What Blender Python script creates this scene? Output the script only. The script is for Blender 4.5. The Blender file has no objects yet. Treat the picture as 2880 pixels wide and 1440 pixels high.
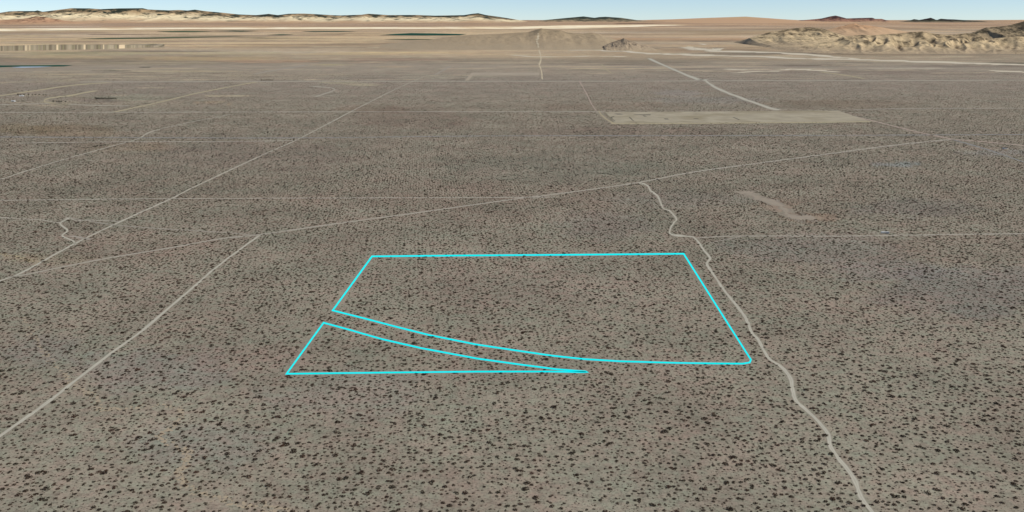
import bpy, math, random
import numpy as np
from mathutils import Vector

# ------------------------------------------------------------------ camera, sky, sun, exposure
H = 287.0                       # height of the viewpoint above the desert floor (metres)
PITCH = math.radians(14.6)
FPX = 1440 / math.tan(math.radians(30))
SC = bpy.context.scene
COL = SC.collection

cam_data = bpy.data.cameras.new("camera")
cam_data.sensor_fit = 'HORIZONTAL'
cam_data.sensor_width = 36
cam_data.lens = 18 / math.tan(math.radians(30))
cam_data.clip_start = 1.0
cam_data.clip_end = 200000.0
cam = bpy.data.objects.new("camera", cam_data)
cam.location = (0, 0, H)
cam.rotation_euler = (math.radians(90) - PITCH, 0, 0)
COL.objects.link(cam)
SC.camera = cam

SUN_EL, SUN_AZ = math.radians(46), math.radians(104)      # azimuth clockwise from the view direction (+Y)
world = bpy.data.worlds.new("World")
SC.world = world
world.use_nodes = True
wn = world.node_tree
sky = wn.nodes.new('ShaderNodeTexSky')
sky.sky_type = 'NISHITA'
sky.sun_disc = False
sky.sun_elevation = SUN_EL
sky.sun_rotation = SUN_AZ
sky.altitude = 0
sky.air_density = 0.6
sky.dust_density = 0.0
sky.ozone_density = 4.0
wn.links.new(sky.outputs[0], wn.nodes['Background'].inputs[0])
wn.nodes['Background'].inputs[1].default_value = 0.113

sun_data = bpy.data.lights.new("sun", 'SUN')
sun_data.energy = 4.2
sun_data.angle = math.radians(0.5)
sun_data.color = (1.0, 0.95, 0.88)
sun = bpy.data.objects.new("sun", sun_data)
sv = Vector((math.sin(SUN_AZ) * math.cos(SUN_EL), math.cos(SUN_AZ) * math.cos(SUN_EL), math.sin(SUN_EL)))
sun.rotation_euler = sv.to_track_quat('Z', 'Y').to_euler()
sun.location = (0, 0, 3000)
COL.objects.link(sun)

SC.view_settings.view_transform = 'Standard'
SC.view_settings.look = 'None'
SC.view_settings.exposure = 0.0
SC.view_settings.gamma = 1.0
SC.cycles.max_bounces = 4
SC.cycles.diffuse_bounces = 2

# ------------------------------------------------------------------ survey helpers (photo bearing -> place on the terrain)
CP, SP = math.cos(PITCH), math.sin(PITCH)


def zt(y):
    """height of the valley floor: level near by, a long bajada rising beyond 8 km"""
    y = np.minimum(np.asarray(y, float), 40000.0)
    q = np.clip((y - 8000) / 600, -60, 200)
    return 0.0155 * 600 * np.log1p(np.exp(np.minimum(q, 40))) + np.where(q > 40, 0.0155 * 600 * (q - 40), 0)


def ray(u, v):
    a, b = (u - 1440) / FPX, (720 - v) / FPX
    return a, CP + b * SP, -SP + b * CP


def gp(u, v):
    """the point of the terrain seen at bearing u, v"""
    dx, dy, dz = ray(u, v)
    lo, hi = 1.0, 90000.0
    for _ in range(60):
        m = math.sqrt(lo * hi)
        if H + dz * m > float(zt(dy * m)):
            lo = m
        else:
            hi = m
    return np.array((dx * lo, dy * lo))


def at_depth(u, v, Y):
    dx, dy, dz = ray(u, v)
    t = Y / dy
    return dx * t, H + dz * t


def proj(x, y, z):
    zc = y * CP - (z - H) * SP
    yc = y * SP + (z - H) * CP
    return 1440 + FPX * x / zc, 720 - FPX * yc / zc


def _hash(ix, iy, s):
    n = (ix * 374761393 + iy * 668265263 + s * 974634777) & 0xffffffff
    n = ((n ^ (n >> 13)) * 1274126177) & 0xffffffff
    return ((n ^ (n >> 16)) & 0xffff) / 65535.0


def vnoise(x, y, s=0):
    x = np.asarray(x, float); y = np.asarray(y, float)
    ix = np.floor(x).astype(np.int64); iy = np.floor(y).astype(np.int64)
    fx = x - ix; fy = y - iy
    fx = fx * fx * (3 - 2 * fx); fy = fy * fy * (3 - 2 * fy)
    a = _hash(ix, iy, s); b = _hash(ix + 1, iy, s); c = _hash(ix, iy + 1, s); d = _hash(ix + 1, iy + 1, s)
    return (a * (1 - fx) + b * fx) * (1 - fy) + (c * (1 - fx) + d * fx) * fy


def fbm(x, y, s=0, o=5, r=0.55):
    t = 0; a = 1; n = 0
    for i in range(o):
        t = t + a * vnoise(x * 2 ** i + 13.7 * i, y * 2 ** i - 7.3 * i, s + i); n += a; a *= r
    return t / n


def lin(r, g, b, k=1.0):
    f = lambda c: (c / 255 / 12.92 if c / 255 <= 0.04045 else ((c / 255 + 0.055) / 1.055) ** 2.4) * k
    return (f(r), f(g), f(b))


# ------------------------------------------------------------------ material helpers
def new_mat(name, rough=1.0):
    m = bpy.data.materials.new(name)
    m.use_nodes = True
    b = m.node_tree.nodes['Principled BSDF']
    b.inputs['Roughness'].default_value = rough
    b.inputs['Specular IOR Level'].default_value = 0.05
    return m, m.node_tree, b


def node(nt, t, **k):
    n = nt.nodes.new(t)
    for a, v in k.items():
        setattr(n, a, v)
    return n


def mixc(nt, fac, a, b, mode='MIX'):
    n = node(nt, 'ShaderNodeMix', data_type='RGBA', blend_type=mode)
    for s, v in ((n.inputs[0], fac), (n.inputs[6], a), (n.inputs[7], b)):
        if hasattr(v, 'is_linked'):
            nt.links.new(v, s)
        elif isinstance(v, (int, float)):
            s.default_value = v
        else:
            s.default_value = (*v, 1)
    return n.outputs[2]


def noise(nt, scale, detail=4, rough=0.55, stretch=None, kind='Geometry'):
    g = node(nt, 'ShaderNodeNewGeometry')
    src = g.outputs['Position']
    if stretch:
        mp = node(nt, 'ShaderNodeMapping')
        mp.inputs['Scale'].default_value = stretch
        nt.links.new(src, mp.inputs[0]); src = mp.outputs[0]
    n = node(nt, 'ShaderNodeTexNoise')
    n.inputs['Scale'].default_value = scale
    n.inputs['Detail'].default_value = detail
    n.inputs['Roughness'].default_value = rough
    nt.links.new(src, n.inputs['Vector'])
    return n.outputs['Fac']


def ramp(nt, fac, lo, hi, a=0.0, b=1.0):
    n = node(nt, 'ShaderNodeMapRange')
    n.inputs[1].default_value, n.inputs[2].default_value = lo, hi
    n.inputs[3].default_value, n.inputs[4].default_value = a, b
    nt.links.new(fac, n.inputs[0])
    return n.outputs[0]


def attr(nt, name, out='Fac'):
    n = node(nt, 'ShaderNodeAttribute', attribute_name=name)
    return n.outputs[out]


def mottled(name, c1, c2, scale, detail=6, rough=0.65, c3=None, s3=0.1):
    m, nt, b = new_mat(name)
    c = mixc(nt, ramp(nt, noise(nt, scale, detail, rough), 0.35, 0.65), c1, c2)
    if c3:
        c = mixc(nt, ramp(nt, noise(nt, s3, 5, 0.6), 0.5, 0.62), c, c3)
    nt.links.new(c, b.inputs['Base Color'])
    return m


# ------------------------------------------------------------------ object helpers
def tag(o, label=None, cat=None, group=None, kind=None):
    if label: o['label'] = label
    if cat: o['category'] = cat
    if group: o['group'] = group
    if kind: o['kind'] = kind
    return o


def mesh_obj(name, verts, faces, mat, smooth=False, parent=None, attrs=None):
    me = bpy.data.meshes.new(name)
    verts = np.asarray(verts, np.float32)
    if isinstance(faces, np.ndarray):
        nf, k = faces.shape
        me.vertices.add(len(verts)); me.vertices.foreach_set('co', verts.ravel())
        me.loops.add(nf * k); me.loops.foreach_set('vertex_index', faces.astype(np.int32).ravel())
        me.polygons.add(nf)
        me.polygons.foreach_set('loop_start', np.arange(0, nf * k, k, dtype=np.int32))
        me.polygons.foreach_set('loop_total', np.full(nf, k, np.int32))
        me.update(calc_edges=True)
    else:
        me.from_pydata([tuple(map(float, v)) for v in verts], [], faces)
    if smooth:
        me.polygons.foreach_set('use_smooth', np.ones(len(me.polygons), bool))
    for n, a in (attrs or {}).items():
        a = np.asarray(a, np.float32)
        if a.ndim == 2:
            at = me.attributes.new(n, 'FLOAT_COLOR', 'POINT')
            at.data.foreach_set('color', np.concatenate([a, np.ones((len(a), 1), np.float32)], 1).ravel())
        else:
            at = me.attributes.new(n, 'FLOAT', 'POINT')
            at.data.foreach_set('value', a)
    me.materials.append(mat)
    o = bpy.data.objects.new(name, me)
    COL.objects.link(o)
    if parent: o.parent = parent
    return o


def grid_faces(ny, nx, wrap=False):
    i = np.arange(ny - 1)[:, None] * nx
    j = np.arange(nx if wrap else nx - 1)[None, :]
    j2 = (j + 1) % nx
    return np.stack([i + j, i + j2, i + nx + j2, i + nx + j], -1).reshape(-1, 4)


# ------------------------------------------------------------------ ground: one sheet to the horizon, colour of the soil kept per place
GROUND_ROWS = [  # distance -> bare soil colour
    (0, (145, 138, 122)), (1200, (145, 137, 121)), (2200, (145, 136, 120)), (3200, (145, 136, 119)), (4300, (147, 136, 121)), (5200, (150, 139, 123)),
    (6000, (155, 143, 125)), (6500, (158, 145, 126)), (7800, (161, 146, 123)), (9000, (170, 153, 128)), (11000, (186, 165, 136)),
    (14000, (192, 169, 140)), (19000, (188, 164, 134)), (26000, (182, 153, 124)), (45000, (186, 152, 117)), (90000, (186, 152, 117))]
# soil patches: bearing centre, half width, half height (photo pixels), colour, strength
PATCHES = [
    (60, 362, 120, 12, (128, 113, 88), .6), (330, 415, 110, 14, (142, 126, 106), .4), (430, 413, 70, 12, (148, 130, 106), .35),
    (210, 370, 160, 18, (138, 118, 92), .45), (1680, 300, 190, 9, (130, 112, 97), .45), (1060, 308, 90, 12, (130, 111, 94), .45),
    (1160, 330, 160, 30, (126, 108, 95), .4), (2290, 290, 180, 10, (130, 114, 96), .4), (2420, 292, 170, 12, (126, 111, 94), .4),
    (2190, 575, 70, 16, (158, 134, 116), .5), (2280, 612, 80, 12, (160, 132, 112), .55),
    (2800, 430, 110, 8, (132, 136, 135), 0.33), (2520, 463, 70, 5, (150, 154, 150), .8), (1850, 480, 180, 14, (134, 132, 116), .5),
    (2300, 700, 240, 40, (120, 117, 115), 0.29), (2700, 820, 260, 70, (118, 116, 117), 0.33), (2520, 760, 170, 30, (118, 117, 119), 0.29),
    (1700, 630, 130, 40, (120, 116, 113), 0.26), (1900, 560, 200, 24, (122, 119, 115), 0.23), (2560, 585, 170, 24, (122, 120, 119), 0.26),
    (420, 1040, 240, 60, (128, 126, 125), 0.26), (560, 1250, 200, 60, (130, 128, 125), 0.23), (120, 985, 110, 40, (126, 124, 123), 0.26),
    (150, 730, 130, 16, (154, 138, 112), .25), (60, 725, 60, 12, (158, 142, 112), .25), (1000, 1110, 240, 60, (128, 126, 123), 0.20),
    (1750, 370, 250, 14, (128, 110, 98), .4), (1560, 470, 300, 40, (124, 124, 110), .35), (700, 440, 260, 40, (128, 114, 104), .3),
    (960, 230, 60, 5, (172, 162, 136), .7), (1020, 238, 45, 4, (182, 172, 144), .6), (300, 290, 260, 10, (158, 146, 126), .5),
    (380, 275, 120, 8, (150, 150, 128), .45), (420, 215, 500, 14, (160, 148, 126), .5), (1240, 215, 180, 6, (160, 152, 132), .5),
    (620, 289, 60, 3.2, (176, 150, 122), .7), (640, 270, 70, 2.2, (192, 178, 148), .7), (280, 283, 60, 5, (118, 106, 100), .5),
    (1900, 262, 80, 8, (150, 145, 140), .4), (2000, 282, 160, 10, (140, 138, 132), .35), (560, 165, 200, 6, (196, 172, 130), .5),
    (760, 172, 140, 4, (182, 148, 118), .6), (640, 150, 160, 5, (178, 164, 120), .35), (240, 150, 220, 6, (168, 160, 120), .5),
    (160, 160, 160, 4, (200, 178, 136), .5), (420, 144, 200, 2.2, (118, 106, 92), .7), (200, 149, 90, 1.8, (132, 126, 98), .7),
    (120, 92, 260, 2.4, (132, 112, 92), .8), (420, 97, 150, 1.8, (110, 92, 78), .8), (60, 100, 110, 4, (150, 135, 112), .6),
    (600, 104, 180, 4, (146, 132, 104), .6), (120, 112, 280, 3, (212, 184, 144), .7), (300, 112, 260, 3.0, (208, 182, 140), .6),
    (820, 107, 160, 3, (128, 118, 86), .6), (900, 96, 160, 2, (142, 126, 98), .6), (1010, 93, 120, 1.4, (200, 172, 132), .6),
    (720, 85, 620, 1.4, (206, 176, 138), .6), (950, 118, 220, 3.5, (206, 178, 136), .5), (740, 126, 140, 3, (192, 164, 122), .5),
    (1090, 148, 150, 2, (214, 190, 144), .8), (980, 152, 180, 2, (198, 176, 134), .6), (1240, 150, 140, 2, (204, 178, 138), .5),
    (1110, 188, 60, 1.6, (182, 162, 132), .7), (930, 182, 50, 1.4, (176, 164, 122), .7), (1020, 176, 60, 1.4, (182, 160, 134), .6),
    (1100, 168, 180, 4, (156, 128, 110), .5), (1420, 176, 160, 3, (188, 172, 146), .5), (1640, 187, 180, 2.2, (196, 176, 146), .6),
    (1700, 193, 120, 2, (200, 180, 146), .6), (1650, 197, 60, 1.6, (112, 108, 92), .6), (1640, 157, 120, 3, (192, 168, 134), .5),
    (2000, 187, 160, 3, (190, 172, 146), .5), (2240, 196, 140, 3.5, (200, 184, 158), .6), (2060, 200, 100, 2.2, (196, 180, 152), .5),
    (2290, 184, 120, 2.2, (112, 100, 88), .7), (2560, 192, 120, 2, (196, 186, 166), .5), (2760, 186, 160, 3, (118, 106, 94), .55),
    (2500, 176, 180, 2.4, (108, 104, 90), .5), (2820, 178, 80, 2, (92, 92, 76), .7), (2120, 150, 180, 3, (120, 112, 98), .6),
    (2080, 154, 90, 1.6, (104, 98, 88), .6), (1960, 140, 160, 4, (142, 120, 98), .5), (2300, 200, 260, 6, (126, 112, 100), .45),
    (2700, 205, 260, 6, (128, 114, 102), .45), (1760, 136, 100, 1.6, (92, 88, 78), .7), (1900, 134, 200, 2, (128, 118, 102), .5),
    (1990, 116, 60, 1.6, (104, 96, 84), .7), (1900, 110, 260, 4, (190, 154, 118), .6), (2030, 108, 90, 3.5, (198, 166, 132), .5),
    (1800, 98, 240, 1.0, (140, 126, 98), .6), (2000, 98, 120, 1.0, (136, 122, 92), .6), (2150, 90, 280, 5, (168, 146, 112), .5),
    (1790, 66, 70, 1.3, (112, 88, 70), .8), (2300, 90, 200, 4, (182, 154, 116), .4), (1100, 72, 600, 1.6, (176, 146, 118), .5),
    (600, 63, 60, 2, (92, 88, 74), .8), (580, 68, 260, 3, (160, 138, 114), .5), (160, 75, 120, 1.2, (212, 196, 176), .6),
    (300, 198, 40, 1.4, (86, 88, 72), .6), (345, 199, 30, 1.6, (80, 84, 72), .7), (408, 189.5, 16, 1.2, (64, 64, 54), .9),
    (500, 200, 140, 2.0, (190, 176, 142), .6), (500, 193, 120, 2, (186, 170, 138), .4), (180, 209, 120, 2, (178, 160, 132), .5),
    (420, 178, 200, 4, (146, 136, 108), .4), (100, 172, 120, 4, (160, 136, 112), .5), (2700, 700, 260, 40, (150, 128, 114), .25),
    (400, 700, 260, 40, (146, 124, 110), .3), (1300, 560, 400, 50, (146, 126, 112), .25), (1500, 800, 400, 60, (146, 130, 118), .25),
    (700, 1010, 200, 40, (148, 130, 118), .3), (2450, 860, 200, 40, (150, 130, 116), .3),
]


prng = random.Random(12)
for _ in range(270):      # wind and water streaks of pale sand and dark scrub across the far plain
    vv = prng.choice([prng.uniform(132, 225), prng.uniform(150, 215), prng.uniform(84, 132), prng.uniform(100, 140)])
    if vv > 130:
        c, k = ((196, 180, 152), prng.uniform(.25, .6)) if prng.random() < .6 else ((116, 106, 92), prng.uniform(.25, .5))
        PATCHES.append((prng.uniform(-100, 2980), vv, prng.uniform(18, 110), prng.uniform(.5, 1.5), c, k))
    else:
        c, k = ((216, 190, 150), prng.uniform(.4, .8)) if prng.random() < .6 else ((140, 122, 98), prng.uniform(.25, .55))
        PATCHES.append((prng.uniform(-100, 1500), vv, prng.uniform(60, 260), prng.uniform(.6, 2.0), c, k))

for _ in range(60):       # disturbed pale ground round the homesteads on the left
    c, k = ((176, 164, 138), prng.uniform(.3, .6)) if prng.random() < .75 else ((122, 110, 94), prng.uniform(.25, .45))
    PATCHES.append((prng.uniform(-60, 900) * prng.uniform(.3, 1), prng.uniform(188, 300), prng.uniform(14, 80), prng.uniform(.8, 2.6), c, k))


def build_ground():
    fine = np.radians(np.linspace(-40, 40, 821))
    rest = np.radians(np.concatenate([np.arange(44, 180, 6.0), np.arange(-180, -40, 6.0)]))
    az = np.concatenate([fine, rest])
    v = np.linspace(1, 1700, 10)
    # rings: even steps of depression angle (so that near and far ground are meshed alike)
    dep = np.concatenate([np.radians(np.linspace(60, 34, 12)), np.radians(np.linspace(33.5, 4.5, 190)),
                          np.radians(np.geomspace(4.4, 1.5, 150)), ])
    r = H / np.tan(dep)
    far = np.geomspace(r[-1] * 1.012, 90000, 240)
    r = np.concatenate([[1.0], r, far])
    R, A = np.meshgrid(r, az, indexing='ij')
    X = R * np.sin(A); Y = R * np.cos(A)
    Z = zt(Y)
    d = np.hypot(X, Y) * 0 + np.maximum(Y, 0)
    rows = np.array([k for k, _ in GROUND_ROWS], float)
    cols = np.array([lin(*c) for _, c in GROUND_ROWS])
    C = np.stack([np.interp(d, rows, cols[:, i]) for i in range(3)], -1)
    # far country: broad fields and washes
    n1 = fbm(X / 1500, Y / 1500, 3, 5, .6); n2 = fbm(X / 3600, Y / 800, 11, 4, .6); n3 = fbm(X / 2600, Y / 900, 19, 4, .55)
    farw = np.clip((d - 4500) / 4500, 0, 1)
    C *= (1 + farw * ((n1 - .5) * .75 + (n2 - .5) * .9))[..., None]
    g = (farw * np.clip((n3 - .5) * 4, -1, 1) * .06)[..., None]
    C *= 1 + g * np.array([1.0, 0.1, -1.1])
    wash = np.clip(1 - np.abs(fbm(X / 1800, Y / 1100, 31, 4, .55) - .5) / .018, 0, 1) * np.clip((d - 5500) / 1500, 0, 1) * np.clip((9500 - d) / 1500, 0, 1)
    C += (wash * .3)[..., None] * (np.array(lin(200, 186, 160)) - C)
    # soil patches
    for (u, vv, hw, hh, c, s) in PATCHES:
        p = gp(u, vv)
        a = gp(u, vv - hh); b = gp(u, vv + hh)
        ry = max(1.0, abs(a[1] - b[1]) / 2)
        cy = (a[1] + b[1]) / 2
        rx = abs(gp(u + hw, vv)[0] - p[0])
        sh = (a[0] - b[0]) / (a[1] - b[1])
        qx = (X - p[0] - sh * (Y - p[1])) / rx; qy = (Y - cy) / ry
        m = (np.abs(qx) < 2.2) & (np.abs(qy) < 2.2) & (Y > 0)
        if not m.any():
            continue
        x, y = qx[m], qy[m]
        k = np.clip(1.25 - np.hypot(x, y) + (fbm(x * 2.5 + u, y * 2.5 + vv, 5, 4, .6) - .5) * 1.3, 0, .5) / .5
        k = k * k * (3 - 2 * k) * s
        C[m] += k[:, None] * (np.array(lin(*c)) - C[m])
    C = np.clip(C, 0.01, 0.8)
    m, nt, b = new_mat('desert_soil')
    base = attr(nt, 'soil', 'Color')
    c = mixc(nt, ramp(nt, noise(nt, 0.011, 5, .6), .36, .66, 0, 1), (1.05, .985, .97), (.96, 1.01, .98))
    base = mixc(nt, 1.0, base, c, 'MULTIPLY')
    c = mixc(nt, ramp(nt, noise(nt, 0.09, 4, .6, (1, 1, 1)), .38, .62, 0, 1), (1.05, .97, .96), (.95, 1.03, .985))
    base = mixc(nt, 1.0, base, c, 'MULTIPLY')
    base = mixc(nt, ramp(nt, noise(nt, 0.14, 4, .65), .48, .66, 0, .45), base, lin(98, 88, 76))
    g = node(nt, 'ShaderNodeCombineColor')
    v1 = ramp(nt, noise(nt, 0.006, 9, .76), .28, .72, .72, 1.24)
    for i in range(3): nt.links.new(v1, g.inputs[i])
    base = mixc(nt, 1.0, base, g.outputs[0], 'MULTIPLY')
    # gravel, litter and tiny tufts
    base = mixc(nt, ramp(nt, noise(nt, 0.42, 4, .62), .50, .66, 0, .6), base, lin(84, 77, 66))
    base = mixc(nt, ramp(nt, noise(nt, 1.3, 2, .5), .57, .70, 0, .55), base, lin(70, 62, 54))
    base = mixc(nt, ramp(nt, noise(nt, 0.8, 2, .5, (1, 1, 1)), .30, .42, .35, 0), base, lin(170, 162, 148))
    nt.links.new(base, b.inputs['Base Color'])
    bp = node(nt, 'ShaderNodeBump'); bp.inputs['Strength'].default_value = .35; bp.inputs['Distance'].default_value = .3
    nt.links.new(noise(nt, .6, 4, .6), bp.inputs['Height']); nt.links.new(bp.outputs[0], b.inputs['Normal'])
    V = np.stack([X, Y, Z], -1).reshape(-1, 3)
    o = mesh_obj('desert_ground', V, grid_faces(len(r), len(az), False), m, True, None, {'soil': C.reshape(-1, 3)})
    tag(o, 'flat grey brown desert floor dotted with dark bushes', 'ground', None, 'structure')


build_ground()


# ------------------------------------------------------------------ hills and mountains
def hill_mat(name, low, mid, top, dark, sc, dlo=.55, dhi=.72, speck=None):
    """rock and soil colours by height on the slope (attribute 'rise' 0..1) and by patches of scrub"""
    m, nt, b = new_mat(name)
    rise = attr(nt, 'rise')
    n = noise(nt, sc, 6, .65)
    add = node(nt, 'ShaderNodeMath', operation='MULTIPLY_ADD')
    nt.links.new(n, add.inputs[0]); add.inputs[1].default_value = .7; nt.links.new(rise, add.inputs[2])
    c = mixc(nt, ramp(nt, add.outputs[0], .42, .68), low, mid)
    c = mixc(nt, ramp(nt, add.outputs[0], .85, 1.1), c, top)
    n2 = noise(nt, sc * 1.7, 7, .7)
    add2 = node(nt, 'ShaderNodeMath', operation='MULTIPLY_ADD')
    nt.links.new(rise, add2.inputs[0]); add2.inputs[1].default_value = .22; nt.links.new(n2, add2.inputs[2])
    c = mixc(nt, ramp(nt, add2.outputs[0], dlo, dhi), c, dark)
    if speck:
        c = mixc(nt, ramp(nt, noise(nt, speck, 3, .6), .55, .68, 0, .6), c, tuple(x * .5 for x in dark))
    nt.links.new(c, b.inputs['Base Color'])
    return m


def hill(name, sky_pts, Y0, Lf, Lb, mat, label, seed=1, nx=260, ny=60, gully=.6, gsc=None, pw=1.3, wander=.25, rough=.06, slant=0.0, oct=5, local=1.0):
    P = [(at_depth(u, v, Y0)) for u, v in sky_pts]
    px = np.array([p[0] for p in P]); pz = np.array([p[1] for p in P])
    xs = np.linspace(px[0], px[-1], nx)
    span = px[-1] - px[0]
    gsc = gsc or span / 14
    ridge = np.maximum(np.interp(xs, px, pz) - zt(Y0), 0)
    edge = np.clip(np.minimum(xs - px[0], px[-1] - xs) / (span * .05), 0, 1)
    hmax = ridge.max()
    ys = np.concatenate([np.linspace(-1, 0, ny), np.linspace(0, 1, ny // 3)[1:]])
    S, X = np.meshgrid(ys, xs, indexing='ij')
    Y = Y0 + np.where(S < 0, S * Lf, S * Lb)
    t = np.abs(S)
    warp = (fbm(X / gsc, Y / gsc, seed, 4) - .5) * wander * 2 * np.clip(t * 3, 0, 1)
    tt = np.clip(t + warp * (1 - t), 0, 1)
    f = (1 - tt) ** pw
    n = fbm((X + slant * (Y - Y0)) / (gsc * .55), Y / (gsc * 1.8), seed + 40, oct, .5)
    rid = 1 - np.abs(2 * n - 1) * 1.6
    f = f * (1 - gully * (1 - np.clip(rid, 0, 1)) * np.clip(t * 4, 0, 1)) + (fbm(X / (gsc * .2), Y / (gsc * .2), seed + 9, 4) - .5) * rough * np.clip(t * 4, 0, 1) * (1 - t)
    hgt = np.maximum(f, 0) * ridge[None, :] * edge[None, :]
    foot = np.clip(np.minimum(1 - t, 1) * 12, 0, 1)
    Z = zt(Y) - hmax * .02 - 2 + hgt * foot + (hmax * .02 + 2) * np.clip(hgt / (hmax * .08 + 1), 0, 1)
    V = np.stack([X, Y, Z], -1).reshape(-1, 3)
    o = mesh_obj(name, V, grid_faces(len(ys), nx), mat, True, None, {'rise': (hgt / np.maximum(ridge[None, :], hmax * local)).reshape(-1)})
    return tag(o, label, name.replace('_', ' '), None, 'structure')


RANGE = [(-420, 60), (-250, 44), (-90, 40), (0, 36), (25, 32), (50, 31), (98, 31), (105, 29), (120, 33), (145, 30), (173, 26.5), (201, 23), (251, 23.5), (282, 25.7),
         (335, 23.5), (402, 23), (416, 26.5), (447, 28), (475, 29), (503, 28), (528, 29.6), (548, 27), (576, 31), (629, 36), (671, 40.5),
         (720, 42.5), (756, 39), (781, 42.5), (812, 38.6), (854, 38), (888, 39.7), (932, 42.5), (958, 43.3), (1016, 41.4), (1036, 38.6),
         (1069, 40.8), (1092, 42.5), (1167, 42), (1223, 44), (1304, 42.5), (1329, 38.6), (1345, 37), (1366, 42), (1405, 47.5), (1440, 53), (1480, 58), (1540, 62)]
m_range = hill_mat('range_rock', lin(180, 149, 116), lin(222, 204, 164), lin(164, 140, 106), lin(50, 55, 45), .0011, .61, .71)
hill('mountain_range', RANGE, 35500, 4800, 3000, m_range, 'long pale eroded mountain range with dark scrub along its crest', 3, 900, 90, .55, 1500, 1.25, .2, local=.2)
m_red = hill_mat('red_foothill_rock', lin(178, 146, 114), lin(170, 134, 104), lin(196, 160, 124), lin(112, 88, 70), .002, .58, .72)
hill('foothill', [(-160, 64), (-40, 56), (0, 57), (25, 55.5), (62, 53), (85, 49), (100, 45.5), (120, 47), (140, 50), (175, 57), (240, 66)], 29500, 1500, 1500, m_red,
     'reddish tan foothill below the left end of the mountain range', 8, 260, 60, .6, 700)
hill('distant_mountain', [(1440, 61), (1462, 58.5), (1499, 59), (1535, 56), (1597, 50), (1620, 48), (1641, 46), (1672, 50), (1685, 48), (1703, 47), (1747, 50), (1795, 57), (1850, 62)], 36500, 3000, 2000,
     hill_mat('dark_mountain_rock', lin(176, 152, 118), lin(140, 128, 100), lin(108, 102, 80), lin(56, 62, 52), .0016, .46, .62),
     'isolated distant mountain mottled with dark scrub behind the dry lake', 14, 300, 60, .6, 900)
m_tan = hill_mat('tan_plain_soil', lin(184, 152, 118), lin(186, 152, 118), lin(186, 156, 120), lin(128, 122, 92), .0006, .86, 1.0)
hill('plateau', [(1740, 63), (1795, 58.6), (1814, 58), (1887, 54.5), (1971, 51), (2027, 49), (2097, 46.7), (2160, 51), (2200, 54), (2252, 57), (2330, 57.5), (2420, 59), (2520, 60), (2650, 59.5), (2803, 59), (2880, 57), (3000, 55), (3300, 66)],
     38000, 9000, 4000, m_tan, 'broad smooth tan upland along the right skyline', 21, 400, 60, .06, 9000, 1.1, .05, .01)
m_redr = hill_mat('red_ridge_rock', lin(172, 140, 110), lin(142, 104, 86), lin(112, 78, 68), lin(76, 58, 56), .002, .54, .68)
hill('red_ridge', [(2225, 60), (2252, 57), (2290, 54), (2311, 51.7), (2335, 46), (2350, 43.6), (2362, 46.5), (2381, 51.7), (2420, 50.5), (2453, 49.7), (2462, 53), (2480, 53), (2501, 59), (2530, 62)], 33500, 900, 900, m_redr,
     'small reddish brown ridge on the right skyline', 23, 260, 50, .6, 500, 1.0)
hill('dark_ridge', [(2540, 61), (2554, 58.7), (2571, 53.7), (2585, 56), (2600, 53.5), (2618, 49.7), (2630, 55), (2638, 56), (2646, 52.5), (2665, 54), (2683, 54.5), (2720, 57), (2758, 58.7), (2790, 62)], 33500, 700, 900,
     hill_mat('dark_ridge_rock', lin(120, 108, 86), lin(66, 66, 52), lin(50, 52, 42), lin(52, 46, 42), .002, .5, .65),
     'thin dark ridge of jagged rock at the right end of the skyline', 29, 260, 40, .5, 400, .9)
m_near = hill_mat('olive_hill_rock', lin(150, 134, 108), lin(158, 140, 110), lin(146, 128, 100), lin(84, 76, 60), .006, .54, .68, .05)
m_pale = hill_mat('pale_hill_rock', lin(162, 144, 117), lin(196, 174, 136), lin(188, 165, 128), lin(100, 88, 68), .005, .58, .73, .05)
hill('faint_hill', [(2290, 92), (2333, 82), (2370, 73), (2403, 65), (2420, 70), (2445, 72), (2480, 77), (2543, 88), (2580, 94)], 14500, 1500, 1200,
     hill_mat('faint_hill_rock', lin(180, 154, 122), lin(186, 156, 122), lin(186, 148, 112), lin(130, 108, 84), .004, .66, .8),
     'low smooth tan hill with one sharp top behind the jagged right hills', 33, 220, 50, .4, 700, 1.5)
hill('rear_hill', [(2640, 112), (2700, 100), (2733, 92), (2755, 84), (2775, 77), (2805, 75), (2831, 73), (2858, 66), (2880, 60), (2960, 52), (3060, 58), (3200, 100)], 11800, 1300, 1200, m_near,
     'high hill cut off by the right edge of the view', 37, 300, 80, .6, 420)
hill('rounded_hill', [(2090, 112), (2120, 102), (2160, 92), (2202, 84), (2240, 79), (2277, 76.5), (2300, 78), (2316, 81), (2345, 91), (2370, 99), (2420, 112)], 11500, 1500, 900, m_pale,
     'pale rounded hill left of the jagged hills', 41, 260, 80, .5, 520)
hill('jagged_hill', [(2150, 142), (2227, 130), (2290, 122), (2350, 112), (2372, 103), (2423, 98), (2456, 99), (2495, 96), (2530, 94), (2560, 90.5), (2593, 88.5), (2610, 91), (2635, 96), (2677, 98), (2719, 93), (2740, 96), (2761, 101), (2790, 108), (2820, 106),
                     (2853, 101), (2880, 103), (2960, 99), (3060, 108), (3160, 128)], 9900, 1150, 900, m_pale,
     'row of jagged tan hills with steep gullies at the right', 44, 520, 110, .85, 320, 1.15, .25, .035, -.35, 3)
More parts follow.
